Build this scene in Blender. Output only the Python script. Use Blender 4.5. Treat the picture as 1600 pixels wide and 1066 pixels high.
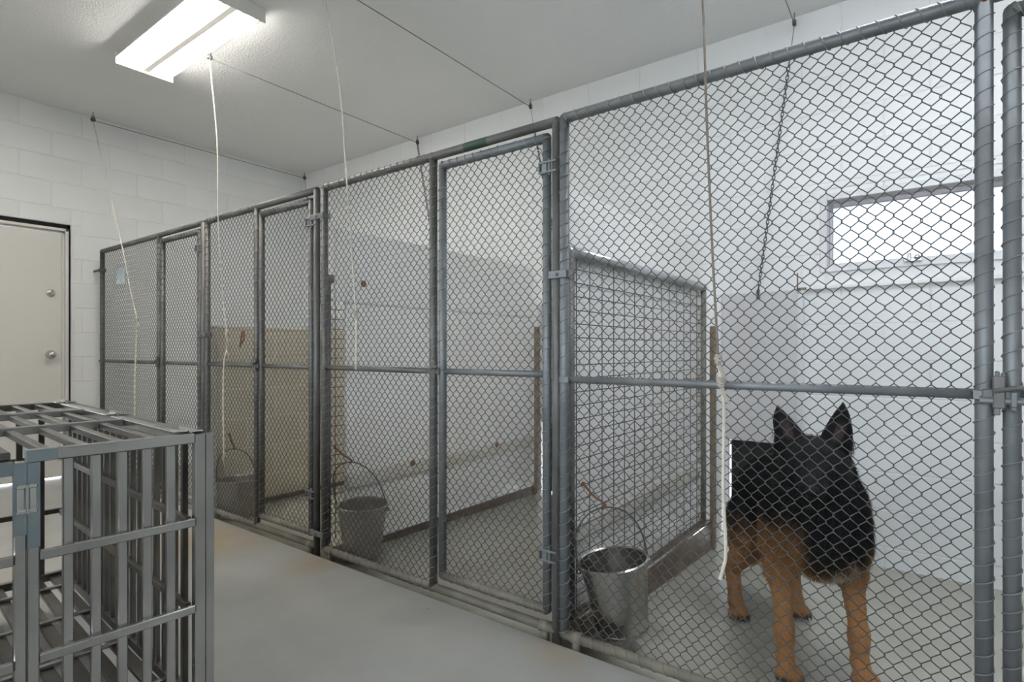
import bpy, math, random
import numpy as np
from mathutils import Vector
random.seed(7); RNG = np.random.default_rng(7)
SC = bpy.context.scene
for _o in list(bpy.data.objects): bpy.data.objects.remove(_o)
COL = SC.collection
# ------------------------------------------------------------------ camera
F_PX, YAW, HY, CZ = 886.39, 0.6449, 547.77, 1.04
cam_d = bpy.data.cameras.new('camera'); cam = bpy.data.objects.new('camera', cam_d); COL.objects.link(cam)
cam_d.sensor_width = 36; cam_d.lens = F_PX/1600*36; cam_d.shift_y = (HY-533)/1600; cam_d.clip_start = .02
cam.location = (0, 0, CZ); cam.rotation_euler = (math.pi/2, 0, YAW)
SC.camera = cam
# ------------------------------------------------------------------ sky, exposure
w = bpy.data.worlds.new('sky'); SC.world = w; w.use_nodes = True
bg = w.node_tree.nodes['Background']; bg.inputs[0].default_value = (.88, .94, 1, 1); bg.inputs[1].default_value = 10.0
SC.view_settings.view_transform = 'Standard'; SC.view_settings.look = 'None'
SC.view_settings.exposure = 0.54; SC.view_settings.gamma = 1; SC.view_settings.use_curve_mapping = False
TUBE_EMIT = 21.0
# ------------------------------------------------------------------ pixel -> point helpers
_c, _s = math.cos(YAW), math.sin(YAW)
def pixY(x, y, Y):
    t = (x-800)/F_PX; dx, dy = _c*t-_s, _s*t+_c; k = Y/dy
    return (dx*k, Y, CZ-(y-HY)/F_PX*k)
# ------------------------------------------------------------------ materials
MATS = {}
def mat(name, col, rough=.6, metal=0., noise=None, bump=None, spec=None, col2=None, emit=None, coat=0., stretch=None):
    """noise=(scale, amount, detail); col2 mixed in by noise; bump=(scale,strength,distance)"""
    m = bpy.data.materials.new(name); m.use_nodes = True; nt = m.node_tree; b = nt.nodes['Principled BSDF']
    b.inputs['Base Color'].default_value = (*col, 1); b.inputs['Roughness'].default_value = rough; b.inputs['Metallic'].default_value = metal
    if spec is not None: b.inputs['Specular IOR Level'].default_value = spec
    if coat: b.inputs['Coat Weight'].default_value = coat
    tc = nt.nodes.new('ShaderNodeTexCoord'); src = tc.outputs['Object']
    if stretch:
        mp = nt.nodes.new('ShaderNodeMapping'); mp.inputs['Scale'].default_value = stretch
        nt.links.new(src, mp.inputs[0]); src = mp.outputs[0]
    if noise:
        n = nt.nodes.new('ShaderNodeTexNoise'); n.inputs['Scale'].default_value = noise[0]; n.inputs['Detail'].default_value = noise[2] if len(noise) > 2 else 4
        nt.links.new(src, n.inputs['Vector'])
        r = nt.nodes.new('ShaderNodeValToRGB'); r.color_ramp.elements[0].position = .5-noise[1]; r.color_ramp.elements[1].position = .5+noise[1]
        r.color_ramp.elements[0].color = (*col, 1); r.color_ramp.elements[1].color = (*(col2 or col), 1)
        nt.links.new(n.outputs[0], r.inputs[0]); nt.links.new(r.outputs[0], b.inputs['Base Color'])
    if bump:
        n2 = nt.nodes.new('ShaderNodeTexNoise'); n2.inputs['Scale'].default_value = bump[0]; n2.inputs['Detail'].default_value = 5
        nt.links.new(src, n2.inputs['Vector'])
        bp = nt.nodes.new('ShaderNodeBump'); bp.inputs['Strength'].default_value = bump[1]; bp.inputs['Distance'].default_value = bump[2]
        nt.links.new(n2.outputs[0], bp.inputs['Height']); nt.links.new(bp.outputs[0], b.inputs['Normal'])
    if emit:
        b.inputs['Emission Color'].default_value = (*emit[0], 1); b.inputs['Emission Strength'].default_value = emit[1]
    MATS[name] = m; return m
mat('wall_paint', (.80, .815, .815), .55, noise=(1.3, .3), col2=(.85, .86, .86), bump=(60, .25, .002))
mat('wall_white', (.80, .80, .79), .5, noise=(2, .3), col2=(.84, .84, .83), bump=(80, .1, .001))
mat('ceiling_paint', (.84, .84, .835), .8, noise=(1.1, .3), col2=(.89, .89, .88), bump=(95, .8, .006))
mat('tan_block', (.66, .585, .45), .6, noise=(3, .3), col2=(.73, .665, .54), bump=(50, .3, .002))
mat('joint_highlight', (.80, .76, .66), .6)  # light joints of the tan wall: their highlights put into the colour
mat('board_white', (.86, .85, .84), .28, noise=(1.6, .28), col2=(.82, .78, .72), bump=(30, .05, .001))
mat('board_trim', (.70, .68, .63), .35, noise=(4, .25), col2=(.60, .55, .46))
mat('curb_brown', (.085, .052, .034), .5, noise=(9, .25), col2=(.19, .14, .10), bump=(40, .4, .003))
mat('galv', (.155, .168, .18), .5, .4, noise=(9, .22), col2=(.24, .25, .26))
mat('galv_old', (.105, .10, .09), .5, .35, noise=(6, .2), col2=(.18, .18, .178))
mat('galv_dirty', (.16, .145, .115), .6, .2, noise=(9, .25), col2=(.27, .25, .21), bump=(60, .3, .002))
mat('wire', (.075, .075, .072), .4, .3, noise=(6, .3), col2=(.125, .122, .115))
mat('lacing', (.20, .205, .205), .4, .4, noise=(6, .3), col2=(.30, .30, .295))
mat('galv_bright', (.42, .43, .44), .3, .8, noise=(7, .3), col2=(.52, .53, .54))
mat('rope_brown', (.20, .165, .135), .9, noise=(60, .25), col2=(.28, .24, .20))
mat('rust', (.16, .065, .03), .8, noise=(18, .25), col2=(.30, .14, .06), bump=(60, .4, .002))
mat('chrome', (.62, .62, .60), .18, 1.)
mat('steel', (.35, .345, .335), .24, .94, noise=(3.5, .2), col2=(.50, .495, .48))
mat('steel_shaded', (.10, .095, .085), .3, .9, noise=(6, .25), col2=(.20, .19, .175))  # same steel, darkened for the shade inside the cage and lid
mat('blue_film', (.24, .30, .325), .3, .85, noise=(6, .3), col2=(.34, .385, .40))
mat('bucket_steel', (.43, .42, .395), .27, .95, noise=(2.5, .3), col2=(.44, .42, .39), bump=(4, .04, .004))
mat('bucket_dull', (.33, .30, .26), .5, .7, noise=(6, .3), col2=(.44, .41, .36), bump=(12, .2, .003))
mat('rope', (.78, .74, .66), .9, noise=(60, .25), col2=(.60, .55, .46))
mat('rope_dark', (.40, .36, .31), .9, noise=(60, .25), col2=(.55, .50, .42))
mat('cable', (.20, .20, .19), .5, .5)
mat('chain_metal', (.10, .10, .10), .5, .6)
mat('door_paint', (.70, .68, .64), .4, noise=(1.5, .3), col2=(.73, .71, .675))
mat('black_gap', (.012, .012, .012), .9)
mat('guillotine', (.58, .575, .585), .4, noise=(2.5, .3), col2=(.64, .635, .645))
mat('fixture', (.82, .80, .75), .4)
mat('tube', (1, 1, 1), .3, emit=((1, .965, .90), TUBE_EMIT))
mat('fill_tube_cool', (1, 1, 1), .3, emit=((.86, .92, 1), TUBE_EMIT*1.2))
mat('window_frame', (.70, .70, .71), .4, .2)
mat('alu_brown', (.66, .62, .65), .45, .3)
mat('card', (.72, .75, .74), .6, noise=(28, .12), col2=(.42, .58, .68))
mat('sticker', (.03, .07, .045), .5)
mat('red_cap', (.35, .05, .03), .5)
mat('wood', (.19, .14, .095), .7, noise=(12, .3), col2=(.28, .22, .16), stretch=(6, 6, 1))
mat('sheet_black', (.012, .012, .013), .5)
mat('ground', (.45, .44, .41), .9, noise=(8, .3), col2=(.52, .51, .48))
mat('dog_nose', (.008, .008, .009), .55, spec=.2); mat('dog_eye', (.02, .012, .006), .08); mat('claw', (.02, .018, .016), .4)
def floor_mat(name, c1, c2, spot_col, rough, spots=(), dirt=None):
    m = mat(name, c1, rough, noise=(3.2, .2, 8), col2=c2, bump=(14, .15, .004)); nt = m.node_tree; b = nt.nodes['Principled BSDF']
    link = b.inputs['Base Color'].links[0].from_socket
    tc = [n for n in nt.nodes if n.bl_idname == 'ShaderNodeTexCoord'][0]
    # speckles of grit
    v = nt.nodes.new('ShaderNodeTexVoronoi'); v.inputs['Scale'].default_value = 9; nt.links.new(tc.outputs['Object'], v.inputs['Vector'])
    rr = nt.nodes.new('ShaderNodeValToRGB'); rr.color_ramp.elements[0].position = .02; rr.color_ramp.elements[1].position = .045
    rr.color_ramp.elements[0].color = (.75,)*3+(1,); rr.color_ramp.elements[1].color = (0, 0, 0, 1)
    nt.links.new(v.outputs['Distance'], rr.inputs[0])
    mx = nt.nodes.new('ShaderNodeMix'); mx.data_type = 'RGBA'; mx.inputs['B'].default_value = (.12, .10, .08, 1)
    nt.links.new(rr.outputs[0], mx.inputs['Factor']); nt.links.new(link, mx.inputs['A']); link = mx.outputs['Result']
    n = nt.nodes.new('ShaderNodeTexNoise'); n.inputs['Scale'].default_value = 7; n.inputs['Detail'].default_value = 8; nt.links.new(tc.outputs['Object'], n.inputs['Vector'])
    for (x, y, rad, amt) in spots:                       # rust stains on the aisle floor, dark brown patches on the kennel floor
        vm = nt.nodes.new('ShaderNodeVectorMath'); vm.operation = 'DISTANCE'; vm.inputs[1].default_value = (x, y, 0)
        nt.links.new(tc.outputs['Object'], vm.inputs[0])
        mr = nt.nodes.new('ShaderNodeMapRange'); mr.inputs[1].default_value = rad; mr.inputs[2].default_value = 0; nt.links.new(vm.outputs['Value'], mr.inputs[0])
        mm = nt.nodes.new('ShaderNodeMath'); mm.operation = 'MULTIPLY'; nt.links.new(mr.outputs[0], mm.inputs[0]); nt.links.new(n.outputs[0], mm.inputs[1])
        r2 = nt.nodes.new('ShaderNodeMapRange'); r2.inputs[1].default_value = .12; r2.inputs[2].default_value = .5; r2.inputs[4].default_value = amt
        nt.links.new(mm.outputs[0], r2.inputs[0])
        mx = nt.nodes.new('ShaderNodeMix'); mx.data_type = 'RGBA'; mx.inputs['B'].default_value = (*spot_col, 1)
        nt.links.new(r2.outputs[0], mx.inputs['Factor']); nt.links.new(link, mx.inputs['A']); link = mx.outputs['Result']
    if dirt:                                              # grime gathered along the fence line
        sx = nt.nodes.new('ShaderNodeSeparateXYZ'); nt.links.new(tc.outputs['Object'], sx.inputs[0])
        mr = nt.nodes.new('ShaderNodeMapRange'); mr.inputs[1].default_value = dirt[0]; mr.inputs[2].default_value = dirt[1]; mr.inputs[3].default_value = 1; mr.inputs[4].default_value = 0; nt.links.new(sx.outputs[1], mr.inputs[0])
        mm = nt.nodes.new('ShaderNodeMath'); mm.operation = 'MULTIPLY'; nt.links.new(mr.outputs[0], mm.inputs[0]); nt.links.new(n.outputs[0], mm.inputs[1])
        r2 = nt.nodes.new('ShaderNodeMapRange'); r2.inputs[1].default_value = .1; r2.inputs[2].default_value = .45; r2.inputs[4].default_value = .8; nt.links.new(mm.outputs[0], r2.inputs[0])
        mx = nt.nodes.new('ShaderNodeMix'); mx.data_type = 'RGBA'; mx.inputs['B'].default_value = (.075, .06, .04, 1)
        nt.links.new(r2.outputs[0], mx.inputs['Factor']); nt.links.new(link, mx.inputs['A']); link = mx.outputs['Result']
    nt.links.new(link, b.inputs['Base Color']); return m
floor_mat('floor_paint', (.325, .325, .305), (.395, .395, .38), (.36, .265, .155), .38,
          spots=((-3.2, 1.45, .55, .8), (-1.05, 1.66, .2, .5), (-3.5, .35, .6, .9), (-2.45, 1.6, .25, .5)))
floor_mat('kennel_paint', (.385, .37, .315), (.44, .43, .375), (.16, .13, .09), .22,
          spots=((-1.0, 1.80, .22, .9), (-2.4, 1.85, .3, .8), (-.95, 2.05, .22, .6)), dirt=(1.70, 1.82))  # dark brown patches under and beside the buckets
# glass that lets light through
g = bpy.data.materials.new('glass'); g.use_nodes = True; nt = g.node_tree; nt.nodes.clear()
o_ = nt.nodes.new('ShaderNodeOutputMaterial'); tr = nt.nodes.new('ShaderNodeBsdfTransparent'); gl = nt.nodes.new('ShaderNodeBsdfGlossy'); gl.inputs['Roughness'].default_value = .05
tr.inputs[0].default_value = (.93, .95, .96, 1); mx = nt.nodes.new('ShaderNodeMixShader'); fr = nt.nodes.new('ShaderNodeFresnel')
nt.links.new(fr.outputs[0], mx.inputs[0]); nt.links.new(tr.outputs[0], mx.inputs[1]); nt.links.new(gl.outputs[0], mx.inputs[2]); nt.links.new(mx.outputs[0], o_.inputs[0])
MATS['glass'] = g
g2 = g.copy(); g2.name = 'dimmed_glass'; [n for n in g2.node_tree.nodes if n.bl_idname == 'ShaderNodeBsdfTransparent'][0].inputs[0].default_value = (.30, .312, .325, 1); MATS['dimmed_glass'] = g2  # pane tinted dark to cut the sky's brightness behind the mesh
# ------------------------------------------------------------------ mesh helpers
ORG = {}
def thing(name, label, cat, loc=(0, 0, 0), rz=0, group=None):
    o = bpy.data.objects.new(name, None); COL.objects.link(o); o.empty_display_size = .1
    o.location = loc; o.rotation_euler = (0, 0, rz); o['label'] = label; o['category'] = cat
    if group: o['group'] = group
    ORG[o.name] = tuple(loc); return o
def tag(o, label, cat, group=None):
    o['label'] = label; o['category'] = cat
    if group: o['group'] = group
    return o
class MB:
    def __init__(s): s.V = []; s.Fc = []; s.n = 0
    def add(s, V, Fc):
        V = np.asarray(V, float); s.V.append(V); s.Fc += [tuple(i+s.n for i in f) for f in Fc]; s.n += len(V); return s
    def box(s, x0, x1, y0, y1, z0, z1, c=0):
        if c:
            V, Fc = chamfer(x1-x0, y1-y0, z1-z0, c); V = V+np.array([(x0+x1)/2, (y0+y1)/2, (z0+z1)/2]); return s.add(V, Fc)
        V = [(x, y, z) for x in (x0, x1) for y in (y0, y1) for z in (z0, z1)]
        return s.add(V, [(0, 1, 3, 2), (4, 6, 7, 5), (0, 4, 5, 1), (2, 3, 7, 6), (0, 2, 6, 4), (1, 5, 7, 3)])
    def tube(s, P, r, n=8, closed=False, cap=True):
        P = np.asarray(P, float); m = len(P)
        if closed: T = np.roll(P, -1, 0)-np.roll(P, 1, 0)
        else: T = np.gradient(P, axis=0)
        T /= np.linalg.norm(T, axis=1)[:, None]+1e-12
        a = np.abs(T).mean(0); ref = np.eye(3)[int(np.argmin(a))]
        A = np.cross(T, ref); A /= np.linalg.norm(A, axis=1)[:, None]+1e-12; B = np.cross(T, A)
        R = np.broadcast_to(np.asarray(r, float), (m,))
        ang = np.arange(n)*2*math.pi/n
        V = P[:, None]+R[:, None, None]*(np.cos(ang)[None, :, None]*A[:, None]+np.sin(ang)[None, :, None]*B[:, None])
        Fc = []
        for i in range(m if closed else m-1):
            j = (i+1) % m
            for k in range(n):
                k2 = (k+1) % n; Fc.append((i*n+k, i*n+k2, j*n+k2, j*n+k))
        if cap and not closed: Fc += [tuple(range(n))[::-1], tuple((m-1)*n+k for k in range(n))]
        return s.add(V.reshape(-1, 3), Fc)
    def lathe(s, prof, c, n=32, axis=None, closed=False):
        """prof: [(r,z)], c: centre; axis: 3x3 rows (ex,ey,ez)"""
        E_ = np.eye(3) if axis is None else np.asarray(axis, float); V = []; Fc = []
        for r, z in prof:
            for k in range(n):
                a = 2*math.pi*k/n; V.append(np.asarray(c)+r*math.cos(a)*E_[0]+r*math.sin(a)*E_[1]+z*E_[2])
        for i in range(len(prof)-1):
            for k in range(n):
                k2 = (k+1) % n; Fc.append((i*n+k, i*n+k2, (i+1)*n+k2, (i+1)*n+k))
        return s.add(V, Fc)
    def ball(s, c, r, n=10):
        return s.lathe([(max(1e-4, r*math.sin(math.pi*i/6)), -r*math.cos(math.pi*i/6)) for i in range(7)], c, n)
    def build(s, name, material, parent=None, smooth=False, local=False, kind=None):
        V = np.concatenate(s.V); 
        if parent is not None and not local: V = V-np.array(ORG[parent.name])
        me = bpy.data.meshes.new(name); me.from_pydata(V.tolist(), [], s.Fc); me.materials.append(MATS[material])
        if smooth: me.shade_smooth()
        return link(name, me, parent, kind)
def link(name, me, parent=None, kind=None):
    o = bpy.data.objects.new(name, me); COL.objects.link(o)
    if parent is not None: o.parent = parent; ORG[o.name] = ORG[parent.name]
    else: ORG[o.name] = (0, 0, 0)
    if kind: o['kind'] = kind
    return o
def chamfer(sx, sy, sz, c):
    V = []; idx = {}
    h = (sx/2, sy/2, sz/2)
    for a in (-1, 1):
        for b in (-1, 1):
            for d in (-1, 1):
                for ax in range(3):
                    p = [a*(h[0]-c), b*(h[1]-c), d*(h[2]-c)]; p[ax] = (a, b, d)[ax]*h[ax]
                    idx[(a, b, d, ax)] = len(V); V.append(p)
    Fc = []
    def q(*l): Fc.append(tuple(idx[i] for i in l))
    for sg in (-1, 1):
        o = [(-1, -1), (1, -1), (1, 1), (-1, 1)]
        o2 = o if sg > 0 else o[::-1]
        q(*[(sg, a, b, 0) for a, b in o2]); q(*[(b, sg, a, 1) for a, b in o2]); q(*[(a, b, sg, 2) for a, b in o2])
    for a in (-1, 1):
        for b in (-1, 1):
            f = [(a, b, -1, 0), (a, b, 1, 0), (a, b, 1, 1), (a, b, -1, 1)]; q(*(f if a*b < 0 else f[::-1]))
            f = [(-1, a, b, 1), (1, a, b, 1), (1, a, b, 2), (-1, a, b, 2)]; q(*(f if a*b < 0 else f[::-1]))
            f = [(a, -1, b, 2), (a, 1, b, 2), (a, 1, b, 0), (a, -1, b, 0)]; q(*(f if a*b < 0 else f[::-1]))
            for d in (-1, 1):
                f = [(a, b, d, 0), (a, b, d, 1), (a, b, d, 2)]; q(*(f if a*b*d > 0 else f[::-1]))
    return np.array(V), Fc
_pc = {}
def piece(name, size, loc, material, parent, c=.003):
    """one chamfered bar / block / slat: own object, shared mesh"""
    k = (name, tuple(round(v, 3) for v in size), material, c)
    if k not in _pc:
        V, Fc = chamfer(*size, c); me = bpy.data.meshes.new(name); me.from_pydata(V.tolist(), [], Fc); me.materials.append(MATS[material]); _pc[k] = me
    o = link(name, _pc[k], parent); o.location = loc; return o
def struct(o): o['kind'] = 'structure'; return o
# ------------------------------------------------------------------ ROOM
XL, YB, ZC = -5.724, 3.69, CZ+1.976           # left wall, back wall, ceiling
XR, YF = 2.3, -1.7                             # unseen right wall and the wall behind the camera
EDGE = 1.70                                    # edge of the aisle slab
def kz(x, y):                                  # kennel floor falls towards its back wall
    u = min(1, max(0, (x+2.5)/1.8)); return -.025-(min(y, YB)-EDGE)/(YB-EDGE)*(.035+u*.085)
m = MB(); m.box(XL-.2, XR+.2, YF-.2, EDGE, -.15, 0); struct(m.build('floor', 'floor_paint'))
m = MB(); xs = np.linspace(XL-.2, XR+.2, 50); ys = np.linspace(EDGE, YB+.25, 16); V = [(x, y, kz(x, y)) for x in xs for y in ys]
m.add(V, [(i*16+j, (i+1)*16+j, (i+1)*16+j+1, i*16+j+1) for i in range(49) for j in range(15)])
struct(m.build('floor_kennel', 'kennel_paint', smooth=True))
m = MB(); m.box(XL-.2, XR+.2, YF-.2, YB+.2, ZC, ZC+.15); struct(m.build('ceiling', 'ceiling_paint'))
def cells(m, a0, a1, z0, z1, holes, emit):
    A = sorted({a0, a1, *[v for h in holes for v in h[:2]]}); Z = sorted({z0, z1, *[v for h in holes for v in h[2:]]})
    for i in range(len(A)-1):
        for j in range(len(Z)-1):
            ca, cz = (A[i]+A[i+1])/2, (Z[j]+Z[j+1])/2
            if any(h[0] < ca < h[1] and h[2] < cz < h[3] for h in holes): continue
            emit(A[i], A[i+1], Z[j], Z[j+1])
def blocks(parent, a0, a1, ztop, zbot, holes, place, material, L=.4064, H=.2032, j=.0055, phase=0):
    r = 0; z1 = ztop
    while z1 > zbot+.02:
        z0 = max(z1-H, zbot); x = a0-(L/2 if (r+phase) % 2 else 0)
        while x < a1-.01:
            s0, s1 = max(x, a0), min(x+L, a1)
            hs = [(max(h[0], s0), min(h[1], s1), max(h[2], z0), min(h[3], z1)) for h in holes if h[0] < s1-.004 and h[1] > s0+.004 and h[2] < z1-.004 and h[3] > z0+.004]
            def put(p, q_, za, zb_):
                if q_-p > .02 and zb_-za > .02: place(parent, (p+q_)/2, (za+zb_)/2, q_-p-j, zb_-za-j, material)
            if s1-s0 > .03: cells(None, s0, s1, z0, z1, hs, put)
            x += L
        z1 -= H; r += 1
# left wall with its door
DY0, DY1, DZ1 = .60, 1.553, CZ+1.034
hole_door = (DY0, DY1, -.2, DZ1)
m = MB(); cells(m, YF-.2, YB+.2, -.2, ZC, [hole_door], lambda a, b, z0, z1: m.box(XL-.2, XL-.004, a, b, z0, z1)); wl = struct(m.build('wall_left', 'wall_paint'))
def pl(parent, a, z, la, lz, mt): piece('block', (.012, la, lz), (XL-.006, a, z), mt, parent, .003)
blocks(wl, -.2, YB, ZC, kz(XL, YB), [hole_door], pl, 'wall_paint', phase=1)
# back wall with window and three dog openings
WX0, WX1, WZ0, WZ1 = -.517, .305, CZ+.478, CZ+.865
GD = [(-5.50, -5.05), (-2.46, -2.01), (-1.095, -.655)]         # guillotine doors
GZB, GZT = CZ-.557, CZ+.35
holes = [(WX0, WX1, WZ0, WZ1)]+[(a+.03, b-.03, -.3, GZB+.02) for a, b in GD]
m = MB(); cells(m, XL-.2, XR+.2, -.3, ZC, holes, lambda a, b, z0, z1: m.box(a, b, YB+.004, YB+.2, z0, z1)); wb = struct(m.build('wall_back', 'wall_paint'))
def pb(parent, a, z, la, lz, mt): piece('block', (la, .012, lz), (a, YB+.006, z), mt, parent, .003)
blocks(wb, XL, 1.0, ZC, -.17, holes, pb, 'wall_paint')
m = MB(); m.box(XR, XR+.2, YF-.2, YB+.2, -.3, ZC); struct(m.build('wall_right', 'wall_paint'))
FILL_WIN = [(-2.6, -1.2, 1.1, 2.25), (-.25, 1.3, 1.1, 2.25)]           # unseen windows added behind the camera for fill daylight
m = MB(); cells(m, XL-.2, XR+.2, -.3, ZC, FILL_WIN, lambda a, b, z0, z1: m.box(a, b, YF-.2, YF, z0, z1)); struct(m.build('wall_front', 'wall_paint'))
for k, (a, b, z0, z1) in enumerate(FILL_WIN):
    e = bpy.data.objects.new('window_%d' % (k+2), None); COL.objects.link(e); e['kind'] = 'structure'; ORG[e.name] = (0, 0, 0)  # added fill window, never in view
    for n_, bx in (('window_frame', (a, a+.04, z0, z1)), ('window_frame', (b-.04, b, z0, z1)), ('window_frame', (a+.04, b-.04, z0, z0+.04)), ('window_frame', (a+.04, b-.04, z1-.04, z1)), ('mullion', ((a+b)/2-.02, (a+b)/2+.02, z0+.04, z1-.04))):
        m = MB(); m.box(bx[0], bx[1], YF-.14, YF-.08, bx[2], bx[3], .003); m.build(n_, 'window_frame', e)
    for c, d in ((a+.04, (a+b)/2-.02), ((a+b)/2+.02, b-.04)):
        m = MB(); m.box(c, d, YF-.112, YF-.108, z0+.04, z1-.04); m.build('pane', 'glass', e)
m = MB(); m.box(-30, 30, YB+.2, 40, -.5, -.22); struct(m.build('ground_outside', 'ground'))
m = MB(); m.box(-30, 30, -40, YF-.2, -.5, -.22); struct(m.build('ground_yard', 'ground'))
# window
wn = bpy.data.objects.new('window_1', None); COL.objects.link(wn); wn['kind'] = 'structure'; ORG[wn.name] = (0, 0, 0)
m = MB(); t = .035
for a, b, z0, z1 in ((WX0-.03, WX0+.007, WZ0-.03, WZ1+.03), (WX1-.007, WX1+.03, WZ0-.03, WZ1+.03), (WX0+.007, WX1-.007, WZ1-.007, WZ1+.03), (WX0+.007, WX1-.007, WZ0-.03, WZ0+.007)): m.box(a, b, YB-.012, YB+.12, z0, z1, .003)
m.build('window_frame', 'window_frame', wn)
m = MB(); t = .024; yy = YB+.075
for a, b, z0, z1 in ((WX0+.008, WX0+t, WZ0+.008, WZ1-.008), (WX1-t, WX1-.008, WZ0+.008, WZ1-.008)): m.box(a, b, yy, yy+.03, z0, z1, .003)
m.box(WX0+t, WX1-t, yy, yy+.03, WZ1-t-.01, WZ1-.008, .003); m.build('sash', 'alu_brown', wn)
m = MB(); m.box(WX0+.008, WX1-.008, yy-.02, yy+.03, WZ0+.008, WZ0+.024, .003); m.build('bottom_rail', 'window_frame', wn)
m = MB(); m.box(WX0+t, WX1-t, yy+.012, yy+.016, WZ0+.02, WZ1-t); m.build('pane', 'dimmed_glass', wn)
m = MB(); cx = -.12; m.box(cx-.03, cx+.05, YB-.03, YB+.06, WZ0-.008, WZ0+.012, .003); m.box(cx-.012, cx+.004, YB-.045, YB-.02, WZ0-.004, WZ0+.035, .004); m.ball((cx+.03, YB-.03, WZ0+.012), .014)
m.build('window_latch', 'chrome', wn)
m = MB(); m.box(WX0-.075, XR, YB-.006, YB+.003, WZ1+.06, WZ1+.068); m.box(WX0-.075, WX0-.06, YB-.006, YB+.003, WZ0-.05, WZ1+.06); struct(m.build('trim_2', 'wall_white'))
m = MB(); m.box(GD[2][1]+.03, XR, YB-.028, YB+.002, CZ+.352, CZ+.372, .003); struct(m.build('trim_1', 'wall_white'))
# door in the left wall
dr = bpy.data.objects.new('door_1', None); COL.objects.link(dr); dr['kind'] = 'structure'; ORG[dr.name] = (0, 0, 0)
m = MB(); m.box(XL-.05, XL-.018, DY0+.08, 1.497, 0.01, CZ+.956, .003); leaf = m.build('door_leaf', 'door_paint', dr)
m = MB()
for y0, y1, x1 in ((1.499, 1.514, XL-.012), (1.514, 1.536, XL+.012)):
    m.box(XL-.07, x1, y0, y1, 0, CZ+.959+(y1-1.499), .002); m.box(XL-.07, x1, DY0+.03, y1, CZ+.959+(y0-1.499), CZ+.959+(y1-1.499), .002)
    m.box(XL-.07, x1, DY0+.03+(1.536-y1), DY0+.03+(1.536-y0), 0, CZ+.959+(y1-1.499), .002)
m.build('door_frame', 'door_paint', dr)
m = MB(); m.box(XL-.08, XL-.02, 1.536, DY1, 0, DZ1); m.box(XL-.08, XL-.02, DY0, DY1, CZ+.997, DZ1-.001); m.build('shadow_gap', 'black_gap', dr)
m = MB(); m.box(XL-.004, XL+.006, DY1, DY1+.018, 0, DZ1+.012, .002); m.build('plaster_edge', 'wall_paint', dr)
def knob(y, z, name, prof):
    ax = [(0, 1, 0), (0, 0, 1), (1, 0, 0)]; m = MB(); m.lathe(prof, (XL-.018, y, z), 24, ax); o = m.build(name, 'chrome', leaf, True); return o
knob(1.423, CZ-.034, 'door_knob', [(.034, 0), (.034, .006), (.014, .012), (.013, .03), (.024, .036), (.029, .05), (.026, .064), (.014, .072), (.0005, .073)])
db = knob(1.423, CZ+.464, 'deadbolt', [(.030, 0), (.030, .008), (.026, .016), (.010, .018), (.0005, .0185)])
m = MB(); m.box(XL-.018, XL+.022, 1.418, 1.428, CZ+.44, CZ+.488, .003); m.build('thumb_turn', 'chrome', leaf)
# ------------------------------------------------------------------ CHAIN-LINK FENCE
FY, PR = 1.728, .0175
TOPZ, MIDZ, BOTZ = CZ+.8245, CZ-.0874, .034
DW, DH, WR = .038, .0423, .00150
def chain_mesh(name, x0, x1, z0, z1, y, parent):
    nk = max(2, round((x1-x0)/(DW/2))); hw = (x1-x0)/nk; nj = round((z1-z0)/(DH/2)); hh = (z1-z0)/nj
    m = MB(); ov, e = .0016, .0017
    j = np.arange(nj+1)
    Vs = []; n = 5; ang = np.arange(n)*2*math.pi/n; faces = None
    for k in range(nk):
        side = (j+k) % 2
        xx = x0+k*hw+np.where(side == 1, hw+ov, -ov); z = z1-j*hh
        P = np.empty((len(j)*2, 3)); sg = np.where(side == 1, 1., -1.)
        jit = RNG.normal(0, .0007, len(j))
        P[0::2, 0] = xx-sg*.0012+jit; P[1::2, 0] = xx-sg*.0012+jit
        P[0::2, 2] = z+hh*.13; P[1::2, 2] = z-hh*.13
        P[0::2, 1] = y-sg*e; P[1::2, 1] = y+sg*e
        T = np.gradient(P, axis=0); T /= np.linalg.norm(T, axis=1)[:, None]
        A = np.cross(T, (0, 1, 0)); A /= np.linalg.norm(A, axis=1)[:, None]; B = np.cross(T, A)
        V = P[:, None]+WR*(np.cos(ang)[None, :, None]*A[:, None]+np.sin(ang)[None, :, None]*B[:, None]); Vs.append(V.reshape(-1, 3))
    V = np.concatenate(Vs)-np.array(ORG[parent.name]); mrow = len(j)*2
    i = np.arange(mrow-1)[:, None]; k = np.arange(n)[None, :]; k2 = (k+1) % n
    q = np.stack([i*n+k, i*n+k2, (i+1)*n+k2, (i+1)*n+k], -1).reshape(-1, 4)
    q = (q[None]+(np.arange(nk)*mrow*n)[:, None, None]).reshape(-1, 4)
    me = bpy.data.meshes.new(name); me.vertices.add(len(V)); me.vertices.foreach_set('co', V.ravel())
    me.loops.add(q.size); me.loops.foreach_set('vertex_index', q.ravel().astype(np.int32))
    me.polygons.add(len(q)); me.polygons.foreach_set('loop_start', np.arange(0, q.size, 4, dtype=np.int32))
    me.update(calc_edges=True); me.shade_smooth(); me.materials.append(MATS['wire'])
    return link('chain_link_mesh', me, parent, 'stuff')
def helix(m, p0, p1, r, pitch=DH, n=10):
    p0, p1 = np.array(p0), np.array(p1); d = p1-p0; L = np.linalg.norm(d); d /= L
    a = np.cross(d, (0, 1, 0)); a /= np.linalg.norm(a); b = np.cross(d, a); N = int(L/pitch*n)
    t = np.linspace(0, 1, N); th = 2*math.pi*t*L/pitch
    wob = 1+.03*np.sin(t*37)
    m.tube(p0+d*(t*L)[:, None]+(r*wob)[:, None]*(np.cos(th)[:, None]*a+np.sin(th)[:, None]*b), .0016, 5)
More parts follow.
